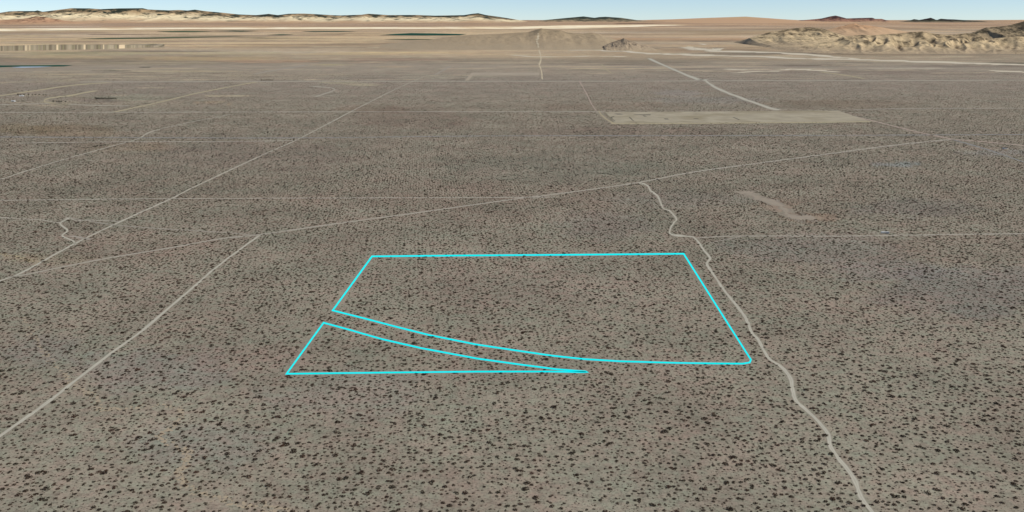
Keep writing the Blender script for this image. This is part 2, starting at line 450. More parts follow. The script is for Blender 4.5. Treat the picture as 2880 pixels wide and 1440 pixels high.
hill('knoll', [(1020, 128), (1130, 120), (1200, 112), (1230, 108.5), (1265, 104), (1300, 100), (1330, 97.5), (1400, 95.5), (1486, 90), (1505, 84), (1522, 79.5), (1540, 83), (1575, 84.5), (1600, 92), (1640, 94), (1665, 91.5), (1685, 95), (1700, 103), (1740, 114), (1790, 124)], 11400, 1700, 900,
     hill_mat('knoll_soil', lin(160, 144, 118), lin(160, 142, 114), lin(154, 136, 108), lin(128, 115, 92), .005, .66, .8, .06),
     'broad low knoll crossed by a straight track at the middle', 51, 320, 70, .22, 420, 1.0, .12, .05)
hill('cone_hill', [(1690, 133), (1714, 121), (1736, 114), (1748, 110), (1754, 107), (1762, 111), (1775, 116), (1803, 125), (1840, 133)], 9950, 420, 500,
     hill_mat('cone_hill_rock', lin(166, 148, 121), lin(162, 144, 119), lin(148, 132, 110), lin(122, 109, 91), .012, .55, .7),
     'small grey brown cone shaped hill beside the knoll', 57, 160, 60, .4, 120, 1.15)


def striped_bank():
    m, nt, b = new_mat('striped_bank_soil')
    def along(sc, det):
        n = node(nt, 'ShaderNodeTexNoise', noise_dimensions='1D'); n.inputs['Scale'].default_value = sc; n.inputs['Detail'].default_value = det
        nt.links.new(attr(nt, 'along'), n.inputs['W']); return n.outputs['Fac']
    a1 = along(.02, 3); a2 = along(.055, 2)
    c = mixc(nt, ramp(nt, a1, .42, .58), lin(110, 99, 82), lin(158, 145, 121))
    c = mixc(nt, ramp(nt, a2, .45, .65, 0, .8), c, lin(136, 128, 98))
    c = mixc(nt, ramp(nt, along(.013, 3), .6, .68), c, lin(205, 184, 148))
    nt.links.new(c, b.inputs['Base Color'])
    u = np.linspace(-420, 462, 300)
    base_v = np.interp(u, [-420, 0, 300, 462], [146, 143.5, 138, 131.5])
    top_v = np.interp(u, [-420, 0, 130, 300, 400, 462], [129, 129.5, 125.5, 125.5, 126, 130.5])
    V = []; n = len(u)
    rows = [[], [], [], []]
    for i in range(n):
        p = gp(u[i], base_v[i])
        Yt = p[1] + 60
        x, z = at_depth(u[i], top_v[i], Yt)
        z = max(z, float(zt(Yt)))
        rows[0].append((p[0], p[1], float(zt(p[1])) - 1)); rows[1].append((x, Yt, z)); rows[2].append((x * 1.01, Yt + 160, z - 2)); rows[3].append((x * 1.1, Yt + 1300, float(zt(Yt + 1300)) - 3))
    V = np.array(sum(rows, []))
    o = mesh_obj('striped_bank', V, grid_faces(4, n), m, False, None, {'along': np.tile([q[0] for q in rows[0]], 4)})
    tag(o, 'steep grey tan bank with upright pale stripes at the far left', 'bank', None, 'structure')


striped_bank()


# ------------------------------------------------------------------ sheets on the ground: roads, washes, fields, the dry lake
def lift(y, k):
    return k + 0.12 * max(y, 0) / 4000


def smooth_path(P, n=6):
    P = np.asarray(P, float)
    Q = np.vstack([2 * P[0] - P[1], P, 2 * P[-1] - P[-2]])
    out = []
    for i in range(len(P) - 1):
        p0, p1, p2, p3 = Q[i:i + 4]
        for t in np.linspace(0, 1, n, endpoint=False):
            out.append(.5 * (2 * p1 + (p2 - p0) * t + (2 * p0 - 5 * p1 + 4 * p2 - p3) * t ** 2 + (3 * p1 - p0 - 3 * p2 + p3) * t ** 3))
    out.append(P[-1])
    return np.array(out)


KEEP_CLEAR = []          # (polyline, half width) where no bush grows
SEGS = []


def bvh_of(o):
    from mathutils.bvhtree import BVHTree
    return BVHTree.FromPolygons([v.co for v in o.data.vertices], [p.vertices[:] for p in o.data.polygons])


def on_hill(bvh, u, v):
    d = Vector(ray(u, v)); h = bvh.ray_cast(Vector((0, 0, H)), d)[0]
    g = gp(u, v)
    return np.array((h.x, h.y)) if h is not None and h.y < g[1] else g


def hill_z(bvh, x, y):
    h = bvh.ray_cast(Vector((x, y, 3000)), Vector((0, 0, -1)))[0]
    return max(float(zt(y)), h.z + .8 if h is not None else -1e9)


def ribbon(name, bearings, mat, width=None, px=None, z=.03, bvh=None, label=None, jag=.35, smooth=6, clear=True, src=1.118, hgt=None, seed=0, straight=False):
    """a strip laid on the ground along surveyed bearings; width in metres, or px = its apparent thickness in the photo"""
    pts = np.array([on_hill(bvh, u * src, v * src) if bvh else gp(u * src, v * src) for u, v in bearings])
    if straight:
        P = []
        for a, b in zip(pts[:-1], pts[1:]):
            k = max(1, int(np.linalg.norm(b - a) / 40))
            P += [a + (b - a) * i / k for i in range(k)]
        P = np.array(P + [pts[-1]])
    else:
        P = smooth_path(pts, smooth)
    d = np.gradient(P, axis=0)
    T = d / np.linalg.norm(d, axis=1)[:, None]
    N = np.stack([-T[:, 1], T[:, 0]], 1)
    if px:
        hw = []
        for p, t, n in zip(P, T, N):
            zz = float(zt(p[1]))
            e = 2.0
            a = np.array(proj(p[0], p[1], zz)); b = np.array(proj(*(p + t * e), float(zt(p[1] + t[1] * e)))); c = np.array(proj(*(p + n * e), float(zt(p[1] + n[1] * e))))
            tv = (b - a) / np.linalg.norm(b - a); nv = (c - a) / e
            hw.append(px / 2 / max(1e-6, abs(tv[0] * nv[1] - tv[1] * nv[0])))
        hw = np.array(hw)
    else:
        hw = np.full(len(P), width / 2)
    k = np.arange(len(P)) * .9 + seed * 17
    wl = hw * (1 + jag * 2 * (vnoise(k, k * 0 + seed, 3) - .5)); wr = hw * (1 + jag * 2 * (vnoise(k + 55, k * 0 + seed, 4) - .5))
    cols = np.linspace(-1, 1, 7)
    V = []; ac = []
    for i in range(len(P)):
        for c in cols:
            q = P[i] + N[i] * (c * (wl[i] if c > 0 else wr[i]))
            V.append((q[0], q[1], (hill_z(bvh, q[0], q[1]) if bvh else float(zt(q[1]))) + lift(q[1], z))); ac.append(c)
    o = mesh_obj(name, V, grid_faces(len(P), 7), mat, False, None, {'across': ac})
    tag(o, label, name.replace('_', ' '), None, 'structure')
    if clear:
        for a, b in zip(P[:-1], P[1:]):
            SEGS.append((a[0], a[1], b[0], b[1], float(hw.mean()) * .85 + .3))
    return o


def road_mat(name, c, dark=.88, edge=.85):
    m, nt, b = new_mat(name)
    col = mixc(nt, ramp(nt, noise(nt, .05, 7, .7), .35, .68), tuple(x * dark for x in lin(*c)), tuple(x * 1.06 for x in lin(*c)))
    ab = node(nt, 'ShaderNodeMath', operation='ABSOLUTE'); nt.links.new(attr(nt, 'across'), ab.inputs[0])
    col = mixc(nt, ramp(nt, ab.outputs[0], .4, 1.0, 0, edge), col, lin(128, 120, 106))
    col = mixc(nt, ramp(nt, ab.outputs[0], .05, .35, .4, 0), col, lin(140, 134, 120))
    nt.links.new(col, b.inputs['Base Color'])
    return m


m_road = road_mat('packed_dirt', (180, 175, 156))
m_track = road_mat('dirt_track', (166, 159, 142))
m_faint = road_mat('faint_track', (156, 148, 133))
m_ochre = road_mat('ochre_track', (170, 158, 124))
m_pink = road_mat('pinkish_track', (168, 148, 132))
m_grey = road_mat('grey_track', (126, 128, 124))
m_wash = road_mat('pale_wash', (206, 194, 168), edge=.6)
m_bright = road_mat('bright_track', (204, 188, 156), edge=.4, dark=.7)

R = 'dirt_road'
ribbon(R, [(-120, 1190), (0, 1097), (95, 1030), (180, 965), (270, 895), (360, 830), (460, 745), (545, 672), (625, 612), (656, 590)], m_road, 4.0, label='straight pale dirt road running from the lower left corner to the junction', seed=1)
ribbon(R, [(-60, 735), (0, 707), (60, 683), (190, 612), (330, 545), (430, 500), (500, 465), (660, 390), (760, 345), (900, 272), (1000, 222), (1066, 193)], m_road, 4.4, label='long pale dirt road slanting across the left half to the far fields', seed=2)
ribbon(R, [(-60, 470), (0, 452), (130, 410), (280, 368), (345, 350), (390, 328), (500, 303), (580, 288)], m_road, 4.6, label='pale dirt road entering at the middle of the left edge', seed=3)
ribbon(R, [(285, 282.5), (407, 256), (500, 233.5), (644, 206)], m_ochre, px=2.6, label='bright straight dirt road climbing right beyond the long left roads', seed=4)
ribbon('diagonal_track', [(20, 697), (70, 690), (240, 655), (420, 625), (560, 600), (656, 590), (830, 565), (1050, 535), (1300, 500), (1400, 488), (1600, 460), (1750, 432), (1950, 405), (2100, 385), (2250, 365), (2400, 350)], m_track, px=3.0, label='thin track running diagonally across the whole view', seed=5)
ribbon('winding_road', [(2505, 1504), (2451, 1437), (2421, 1396), (2406, 1355), (2387, 1325), (2361, 1292), (2335, 1254), (2328, 1221), (2302, 1187), (2272, 1157), (2240, 1128), (2229, 1098), (2223, 1064), (2197, 1031), (2160, 1005), (2133, 957), (2115, 935), (2104, 909), (2088, 881), (2066, 853), (2036, 815), (2021, 793), (1999, 761), (1988, 741), (1997, 726), (1979, 704), (1965, 681), (1951, 667)], m_road, 3.9, src=1, label='winding pale dirt road running down to the lower right edge', seed=6, smooth=4)
ribbon('winding_track', [(1951, 666.5), (1898, 661), (1883, 653), (1893, 629), (1902, 616), (1885, 594), (1865, 586), (1854, 562), (1848, 549), (1829, 536), (1820, 521), (1798, 514)], m_road, px=5.0, src=1, label='crooked track linking the winding road to the diagonal track', seed=7, smooth=3, jag=.75)
ribbon('side_road', [(1750, 599), (1850, 594), (2100, 594), (2290, 591.5), (2400, 590), (2576, 588), (2700, 586)], m_track, px=2.6, label='level track running right from the top of the winding road', seed=8)
ribbon('side_track', [(1785, 612), (1830, 602), (1870, 594)], m_faint, px=2.0, label='short connecting track at the top of the winding road', seed=9)
ribbon('section_track', [(-60, 505), (0, 504), (400, 500), (900, 498), (1250, 496.5), (1400, 496)], m_track, px=2.0, label='hairline level track across the left middle distance', seed=10)
ribbon('section_track', [(-60, 344), (0, 344.5), (700, 347), (1200, 342), (1800, 341), (2200, 340), (2640, 338)], m_grey, px=2.2, label='long level bluish grey track across the whole width', seed=11)
ribbon('section_track', [(40, 360), (390, 356), (560, 356), (750, 353)], m_track, px=1.5, label='level track ending at the long left dirt road', seed=12)
ribbon('section_track', [(-60, 283), (300, 282.5), (1000, 281), (1400, 281), (1520, 281)], m_track, px=1.5, label='faint level track left of the cleared lot', seed=13)
ribbon('section_track', [(2150, 276), (2300, 273), (2640, 272)], m_faint, px=1.6, label='faint level track right of the cleared lot', seed=14)
ribbon('section_track', [(200, 206), (280, 206), (644, 205), (1050, 204.5), (1500, 204.5), (1900, 203), (2300, 203), (2640, 201)], m_track, px=1.8, label='far level track across the whole width below the pale washes', seed=15)
ribbon('graded_road', [(1632, 147), (1688, 172), (1750, 197.5), (1771, 200.5), (1785, 211), (1813, 226), (1863, 246), (1932, 270), (1957, 277)], m_road, px=6.4, label='wide pale road slanting down from the hills to the cleared lot', seed=16, smooth=5)
ribbon('hill_track', [(1364, 199), (1362, 178), (1357, 163), (1361, 148), (1359, 136), (1355, 122)], m_bright, px=3.6, label='straight pale track climbing toward the knoll', seed=17, jag=.95)
KN = bvh_of(bpy.data.objects['knoll'])
ribbon('hill_track', [(1354, 120), (1353, 112), (1351, 103), (1353, 96), (1354, 90), (1354, 84)], m_bright, px=3.6, label='upper end of the straight track climbing over the knoll', seed=117, jag=.95, bvh=KN, smooth=8)
ribbon('narrow_track', [(1457, 203), (1473, 231), (1488, 261), (1499, 278)], m_pink, px=3.0, label='narrow pinkish track ending at the corner of the cleared lot', seed=18, jag=.4)
ribbon('far_track', [(-40, 245), (0, 241), (88, 228), (188, 214), (275, 207.5)], m_ochre, px=3.0, label='far pale track rising from the left edge', seed=19)
ribbon('loop_track', [(196, 293), (157, 292), (126, 285.5), (133, 278), (168, 272), (201, 268), (268, 255)], m_ochre, px=4.0, src=1, label='curved pale track looping round the homestead', seed=20)
ribbon('loop_track', [(0, 294), (100, 292), (157, 292), (260, 296), (360, 298)], m_track, px=2.0, src=1, label='level track past the homestead loop', seed=21)
ribbon('spur_track', [(212, 689), (205, 677), (175, 663), (190, 648), (170, 631), (175, 623), (197, 612)], m_road, px=5.6, src=1, label='crooked spur leaving the long left dirt road', seed=22, smooth=4)
ribbon('spur_track', [(175, 623), (186, 614), (197, 612), (216, 621), (261, 619), (335, 623)], m_track, px=2.6, src=1, label='faint level branch at the top of the crooked spur', seed=80, jag=.7)
ribbon('spur_track', [(-30, 611), (0, 612), (75, 616), (120, 619), (152, 625), (172, 625)], m_track, px=2.4, src=1, label='faint branch running to the left edge from the crooked spur', seed=81, jag=.7)
ribbon('spur_track', [(200, 664), (225, 668), (256, 673)], m_faint, px=5, src=1, label='short pale fan joining the crooked spur to the long left road', seed=82, jag=.6)
ribbon('spur_track', [(197, 612), (250, 622), (339, 634), (466, 644), (634, 654), (715, 662)], m_faint, px=2.0, src=1, label='faint track from the crooked spur to the junction', seed=23)
ribbon('orange_track', [(2400, 351), (2480, 357), (2576, 366), (2680, 376)], m_pink, px=2.6, label='pinkish track running right from the end of the diagonal track', seed=24)
ribbon('blue_track', [(2395, 351), (2480, 375), (2576, 408), (2660, 436)], m_grey, px=3.2, label='grey track running down to the right edge', seed=25)
ribbon('lot_track', [(2095, 280), (2135, 290), (2200, 305), (2300, 330), (2400, 351)], m_pink, px=2.6, label='pinkish track from the cleared lot to the diagonal track', seed=26)
ribbon('field_track', [(888, 272), (941, 253), (921, 246), (880, 243)], m_track, px=2.4, src=1, label='small bent track below the far level track', seed=27)
ribbon('field_track', [(1223, 211), (1265, 187)], m_faint, px=2.6, src=1, label='short slanting track beyond the long left road', seed=28)
ribbon('field_track', [(715, 208), (760, 200), (860, 183)], m_faint, px=2.4, src=1, label='short far track left of the middle', seed=29)
ribbon('field_track', [(1692, 181), (1704, 194), (1720, 206)], m_ochre, px=3.2, src=1, label='short far track right of the hill track', seed=30)
ribbon('field_track', [(1697, 111), (1706, 121), (1714, 130)], m_ochre, px=4.0, src=1, label='short track at the foot of the cone hill', seed=31)
ribbon('yellow_track', [(2310, 202), (2380, 212), (2430, 221)], m_ochre, px=2.6, src=1, label='short yellowish track at the far right', seed=32)
W = 'dry_wash'
ribbon(W, [(1340, 134), (1440, 135.5), (1513, 135.5), (1619, 139), (1719, 142.5), (1745, 142.5), (1812, 150), (1898, 152.5), (1999, 156), (2160, 160.5), (2286, 165.5), (2425, 168.5), (2579, 173), (2747, 178.5), (2880, 182.5), (3000, 186)], m_wash, px=4.0, src=1, jag=.8, label='longest pale wash below the right hills', seed=33)
ribbon(W, [(1937, 131), (1957, 136), (2013, 143), (2160, 147.5), (2272, 154), (2345, 160), (2412, 166)], m_wash, px=4.2, src=1, jag=.8, label='upper pale wash in front of the jagged hills', seed=34)
ribbon(W, [(1925, 133), (1975, 138), (2030, 139)], m_wash, px=6, src=1, jag=.8, label='pale sandy fan at the head of the upper wash', seed=35)
ribbon(W, [(1970, 123), (1985, 126)], m_wash, px=4, src=1, jag=.6, label='small pale sand flat above the upper wash', seed=36)
ribbon(W, [(2190, 197), (2240, 195), (2310, 199), (2360, 203)], m_wash, px=2.6, src=1, jag=.9, label='thin pale wash below the longest wash', seed=37)
ribbon(W, [(2060, 205), (2140, 201), (2200, 200)], m_wash, px=2.0, src=1, jag=.9, label='thin pale streak left of the lower wash', seed=38)
ribbon(W, [(2780, 198), (2840, 201), (2920, 204)], m_wash, px=3.0, src=1, jag=.8, label='pale streak at the far right edge', seed=39)
ribbon(W, [(1440, 155), (1520, 159.5), (1680, 158), (1760, 159)], m_wash, px=1.8, src=1, jag=.9, label='thin pale streak above the hill track', seed=40)
ribbon(W, [(2040, 194), (2100, 197)], m_wash, px=2.2, src=1, jag=.9, label='short pale streak near the wide road', seed=41)


ribbon('sand_scar', [(2085, 541), (2110, 545), (2132, 556), (2160, 564), (2197, 581), (2216, 602), (2246, 611), (2290, 612)], road_mat('pale_sand', (151, 139, 121), edge=1.0), px=17, src=1, jag=.9, label='pale sandy scar among the bushes right of the winding road', seed=70, smooth=8)


def sheet(name, outline, mat, label, z=.2, src=1.0, n=10, cat=None, clear=None, wob=.0, seed=0):
    """a flat area on the ground with its own outline"""
    pts = np.array([gp(u * src, v * src) for u, v in outline])
    Q = []
    for i in range(len(pts)):
        a, b = pts[i], pts[(i + 1) % len(pts)]
        L = np.linalg.norm(b - a); nn = np.array((-(b - a)[1], (b - a)[0])) / max(L, 1e-6)
        for k in range(n):
            t = k / n
            Q.append(a + (b - a) * t + nn * L * wob * (vnoise(i * 3.1 + t * 5, seed * 9.7, 2) - .5) * math.sin(math.pi * t))
    V = [(q[0], q[1], float(zt(q[1])) + lift(q[1], z)) for q in Q]
    o = mesh_obj(name, V, [list(range(len(V)))], mat)
    import bmesh
    bm = bmesh.new(); bm.from_mesh(o.data); bmesh.ops.triangulate(bm, faces=bm.faces[:], ngon_method='EAR_CLIP')
    for f in bm.faces:
        if f.normal.z < 0: f.normal_flip()
    bm.to_mesh(o.data); bm.free()
    if clear is not None: KEEP_CLEAR.append(np.array(Q))
    return tag(o, label, cat or name.replace('_', ' '), None, 'structure')


m_lake = mottled('dry_lake_bed', lin(232, 212, 170), lin(246, 234, 202), .0008, 6, .6, lin(206, 176, 136), .0012)
sheet('dry_lake', [(-300, 84), (0, 81), (300, 79), (720, 77.5), (1100, 76.8), (1440, 75.8), (1600, 71.5), (1800, 69.8), (1955, 70.5), (1840, 74), (1740, 78), (1640, 80.5), (1440, 82.3), (1000, 82.2), (500, 83), (200, 85.5), (0, 88), (-300, 92)], m_lake, 'long cream white dry lake bed in front of the mountains', 3, n=12, wob=.02)
m_green = mottled('irrigated_crop', lin(22, 62, 50), lin(38, 80, 62), .003)
m_dull = mottled('dull_crop', lin(70, 82, 60), lin(92, 98, 72), .003)
F = 'crop_field'
sheet(F, [(1066, 99.4), (1111, 95.8), (1156, 93.6), (1223, 94.4), (1312, 96.5), (1293, 99.3), (1180, 100)], m_green, 'largest dark green field left of the knoll', 3)
sheet(F, [(846, 88.2), (950, 87.8), (1006, 88.8), (960, 89.8), (880, 90)], m_green, 'narrow dark green field nearest the dry lake', 3)
sheet(F, [(750, 98.6), (790, 97), (828, 98), (790, 99.6)], m_green, 'small dark green field left of the largest one', 3)
sheet(F, [(215, 110), (300, 107), (420, 106), (520, 104), (690, 102.6), (560, 106), (440, 109), (300, 110.6)], m_dull, 'long dull green field across the far left', 3)
sheet(F, [(600, 87.4), (660, 86.2), (730, 87.4), (680, 89.4)], m_green, 'dark green field strip beyond the dull field', 3)
sheet(F, [(440, 88.5), (520, 87), (600, 88.6), (545, 91), (480, 91)], m_dull, 'dull green field left of the dark strip', 3)
sheet(F, [(1080, 111), (1150, 109.6), (1250, 111), (1150, 112.3)], m_dull, 'thin dull green field below the largest green field', 3)
sheet(F, [(-200, 190), (0, 184.5), (110, 184), (165, 183.2), (206, 184.2), (180, 187), (120, 188), (40, 188), (-60, 191)], m_green, 'dark green field at the left edge behind the pond', 1)
sheet('pond', [(30, 190.2), (60, 188.2), (95, 188.0), (150, 187.8), (108, 190), (60, 191)], mottled('pond_water', lin(160, 176, 188), lin(182, 192, 198), .02), 'narrow pale blue pond at the left edge', 1.6)
m_lot = mottled('graded_soil', lin(148, 139, 118), lin(164, 155, 132), .02, 6, .6, lin(140, 130, 106), .006)
sheet('cleared_lot', [(1700, 315.5), (1728, 347), (2450, 342), (2356, 311)], m_lot, 'large pale cleared lot in the right middle distance', .06, cat='cleared lot', clear=1)
m_edge = mottled('lot_verge', lin(176, 164, 132), lin(184, 174, 146), .02)
ribbon('lot_road', [(1684, 312), (1690, 322), (1704, 334), (1726, 348), (1850, 347.6), (2100, 346), (2300, 344.4), (2450, 342)], m_ochre, px=3.2, src=1, label='perimeter road along the front of the cleared lot', seed=50, z=.1, straight=True)
ribbon('lot_berm', [(1700, 316), (1712, 328), (1726, 344)], mottled('lot_berm_soil', lin(110, 104, 88), lin(126, 118, 98), .05), px=3.2, src=1, label='dark low berm along the left side of the cleared lot', seed=51, z=.14, straight=True)
sheet('far_clearing', [(1307, 227), (1327, 204.5), (1516, 204.5), (1517, 213), (1330, 213.5), (1318, 227)], mottled('clearing_soil', lin(152, 141, 122), lin(162, 150, 130), .01), 'pale clearing beside the hill track', .8, cat='clearing')
m_trench = mottled('dark_soil', lin(84, 80, 70), lin(102, 96, 84), .2)
for i, (a, b, lab) in enumerate([
        ((1727, 327), (1718, 331), 'short dark trench at the left corner of the cleared lot'), ((1718, 331), (1730, 341), 'slanting dark trench at the left corner of the cleared lot'),
        ((1732, 321), (1748, 320.5), 'level dark trench by the corner of the cleared lot'), ((1770, 329), (1783, 341), 'slanting dark trench in the left half of the cleared lot'),
        ((1783, 322), (1830, 323), 'longest dark trench in the cleared lot'), ((1808, 325), (1816, 328), 'dark soil heap below the longest trench'),
        ((1868, 334.5), (1880, 334.5), 'small dark soil heap near the middle of the cleared lot'), ((1952, 334), (1964, 334), 'small dark soil heap right of the middle of the cleared lot'),
        ((2062, 330), (2078, 337), 'slanting dark trench in the right half of the cleared lot')]):
    ribbon('trench', [a, b], m_trench, px=2.0, src=1, jag=.7, label=lab, z=.2, seed=60 + i, straight=True, clear=False)


def sand_wash(label, path, col1, col2, seed, w=3.0, n=5, gap=.45):
    rng = random.Random(seed)
    P = smooth_path(np.array([gp(u * 1.118, v * 1.118) for u, v in path]), 24)
    V = []; Fc = []
    for p in P:
        if rng.random() < gap: continue
        for _ in range(rng.choice([1, 1, 2])):
            c = p + np.array((rng.gauss(0, w * .7), rng.gauss(0, w * .9)))
            k = len(V); r0 = w * rng.uniform(.25, .8)
            ang = rng.uniform(0, 6); el = rng.uniform(1, 2.0)
            m_ = 9
            zc_ = .006 + .004 * (len(Fc) % 4)
            for j in range(m_):
                a = j / m_ * 2 * math.pi
                rr = r0 * rng.uniform(.55, 1.25)
                x, y = math.cos(a) * rr * el, math.sin(a) * rr
                V.append((c[0] + x * math.cos(ang) - y * math.sin(ang), c[1] + x * math.sin(ang) + y * math.cos(ang), zc_))
            Fc.append(list(range(k, k + m_)))
    o = mesh_obj('sand_wash', V, Fc, mottled('wash_sand', lin(*col1), lin(*col2), .4, 4))
    tag(o, label, 'sand wash', None, 'structure')


sand_wash('broken ochre sand wash winding through the lower left bushes', [(60, 800), (100, 870), (150, 930), (190, 970), (240, 1000), (250, 1030), (330, 1025), (450, 1025), (440, 1070), (400, 1100), (465, 1130), (470, 1160), (450, 1190), (480, 1230), (550, 1255), (640, 1275), (760, 1295), (860, 1330)], (164, 148, 122), (150, 138, 118), 5, 2.0, gap=.3)
sand_wash('ochre sand streaks left of the long dirt road', [(0, 638), (40, 645), (75, 655), (100, 662)], (168, 152, 116), (150, 138, 116), 6, 3.0, gap=.5)
sand_wash('thin ochre sand track beside the winding road', [(1810, 690), (1850, 745), (1880, 790), (1905, 830), (1925, 870), (1960, 905)], (156, 142, 120), (148, 138, 120), 7, 1.2, gap=.5)

# ------------------------------------------------------------------ the cyan property outline marked on the ground
m_cyan, nt_, b_ = new_mat('cyan_paint')
c_ = mixc(nt_, noise(nt_, .3, 3), (.006, .80, .80), (.006, .86, .86))
nt_.links.new(c_, b_.inputs['Base Color'])
b_.inputs['Specular IOR Level'].default_value = 0


def outline(bearings, label, th=4.9):
    """closed band of cyan marking laid flat on the ground"""
    P = [np.array(b, float) * 1.118 for b in bearings]
    n = len(P)
    inn, out = [], []
    for i in range(n):
        a, b, c = P[i - 1], P[i], P[(i + 1) % n]
        d1 = (b - a) / np.linalg.norm(b - a); d2 = (c - b) / np.linalg.norm(c - b)
        n1 = np.array((-d1[1], d1[0])); n2 = np.array((-d2[1], d2[0]))
        mv = n1 + n2; L = np.linalg.norm(mv); mv = mv / max(L, 1e-6)
        k = min(1 / max(.18, float(mv @ n1)), 2.2) * th / 2
        inn.append(gp(*(b + mv * k))); out.append(gp(*(b - mv * k)))
    V = [(p[0], p[1], .06) for p in inn] + [(p[0], p[1], .06) for p in out]
    Fc = [[i, (i + 1) % n, n + (i + 1) % n, n + i] for i in range(n)]
    o = mesh_obj('boundary_line', V, Fc, m_cyan)
    tag(o, label, 'boundary line')
    for i in range(n):
        a = gp(*P[i]); b = gp(*P[(i + 1) % n])
        w = (np.linalg.norm(inn[i] - out[i]) + np.linalg.norm(inn[(i + 1) % n] - out[(i + 1) % n])) / 4
        SEGS.append((a[0], a[1], b[0], b[1], w + 1.2))


outline([(936, 645), (1150, 643), (1440, 641), (1720, 638.5), (1805, 773), (1889, 905), (1886, 912), (1868, 915), (1800, 914.5), (1700, 913), (1560, 909), (1470, 903.5), (1390, 895), (1300, 882), (1200, 867), (1080, 843), (1000, 823), (920, 802), (837, 781)],
        'bright cyan outline of the large four sided plot')
outline([(814, 812), (880, 830), (960, 853), (1060, 876), (1200, 902), (1300, 916), (1400, 929), (1474, 934.6), (1477, 936.2), (1470, 936.4), (1380, 934.8), (1200, 935), (960, 937.5), (721, 940.5)],
        'bright cyan outline of the narrow pointed plot')

# ------------------------------------------------------------------ desert bushes
m_bush, nt_, b_ = new_mat('bush_foliage')
oi = node(nt_, 'ShaderNodeObjectInfo')
cr = node(nt_, 'ShaderNodeValToRGB')
cr.color_ramp.elements[0].color = (.036, .022, .014, 1)
cr.color_ramp.elements[1].color = (.074, .037, .024, 1)
for p, c in ((.3, (.040, .026, .016, 1)), (.5, (.034, .030, .018, 1)), (.65, (.042, .027, .019, 1))):
    e = cr.color_ramp.elements.new(p); e.color = c
nt_.links.new(oi.outputs['Random'], cr.inputs[0])
nt_.links.new(mixc(nt_, ramp(nt_, noise(nt_, 2.5, 3), .4, .65, 0, .4), cr.outputs[0], (.060, .049, .033)), b_.inputs['Base Color'])


def bush_mesh(name, seed, n, flat=.5):
    """unit bush: stems fanning from the root with small leaf tufts spread through a squat dome"""
    rng = np.random.default_rng(seed)
    V = []; Fc = []
    lob = rng.uniform(.7, 1.15, 7)
    for k in range(n):
        a = rng.uniform(0, 2 * np.pi); rr = np.sqrt(rng.uniform(0, 1))
        edge = np.interp((a / (2 * np.pi) * 7) % 7, np.arange(8), np.append(lob, lob[0]))
        r = rr * edge
        z = flat * (1 - .55 * rr * rr) * rng.uniform(.15, 1.0)
        c = np.array((np.cos(a) * r, np.sin(a) * r, z))
        s = rng.uniform(.10, .24)
        nrm = rng.normal(0, 1, 3); nrm[2] = abs(nrm[2]) + .5; nrm /= np.linalg.norm(nrm)
        t = np.cross(nrm, rng.normal(0, 1, 3)); t /= np.linalg.norm(t); bb = np.cross(nrm, t)
        k0 = len(V); m_ = 5
        for j in range(m_):
            q = j / m_ * 2 * np.pi; q2 = s * rng.uniform(.6, 1.3)
            V.append(c + t * np.cos(q) * q2 + bb * np.sin(q) * q2 * .75)
        Fc.append(list(range(k0, k0 + m_)))
    for k in range(7):
        a = rng.uniform(0, 2 * np.pi); d = np.array((np.cos(a) * .6, np.sin(a) * .6, flat * .8)); w = np.array((-np.sin(a), np.cos(a), 0)) * .03
        k0 = len(V); V += [-w, w, d]; Fc.append([k0, k0 + 1, k0 + 2])
    me = bpy.data.meshes.new(name)
    me.from_pydata([tuple(map(float, v)) for v in V], [], Fc)
    me.materials.append(m_bush)
    return me


BUSH = [bush_mesh('desert_bush', 100 + i, 76, .42 + .05 * i) for i in range(6)]


def clear_of(P):
    """which points are clear of roads, the outline and the cleared lot"""
    ok = np.ones(len(P), bool)
    for (x0, y0, x1, y1, w) in SEGS:
        m = ok & (P[:, 0] > min(x0, x1) - w) & (P[:, 0] < max(x0, x1) + w) & (P[:, 1] > min(y0, y1) - w) & (P[:, 1] < max(y0, y1) + w)
        if not m.any(): continue
        i = np.nonzero(m)[0]; q = P[i]
        dx, dy = x1 - x0, y1 - y0
        t = np.clip(((q[:, 0] - x0) * dx + (q[:, 1] - y0) * dy) / (dx * dx + dy * dy + 1e-9), 0, 1)
        d = np.hypot(q[:, 0] - x0 - t * dx, q[:, 1] - y0 - t * dy)
        ok[i[d < w]] = False
    for Q in KEEP_CLEAR:
        m = ok & (P[:, 0] > Q[:, 0].min()) & (P[:, 0] < Q[:, 0].max()) & (P[:, 1] > Q[:, 1].min()) & (P[:, 1] < Q[:, 1].max())
        i = np.nonzero(m)[0]; ins = np.zeros(len(i), bool)
        x, y = P[i, 0], P[i, 1]
        for a, b in zip(Q, np.roll(Q, -1, 0)):
            c = (a[1] > y) != (b[1] > y)
            with np.errstate(divide='ignore', invalid='ignore'):
                ins ^= c & (x < (b[0] - a[0]) * (y - a[1]) / (b[1] - a[1]) + a[0])
        ok[i[ins]] = False
    return ok


def scatter(cell, y0, y1, keep, seed):
    rng = np.random.default_rng(seed)
    out = []
    y = y0; row = 0
    while y < y1:
        half = .60 * y + 40
        n = int(2 * half / cell)
        x = (np.arange(n) + .5 * (row % 2) + rng.uniform(-.36, .36, n)) * cell - half; row += 1
        out.append(np.stack([x, y + rng.uniform(-.42, .42, n) * cell], 1)[rng.uniform(0, 1, n) < keep])
        y += cell
    return np.concatenate(out)


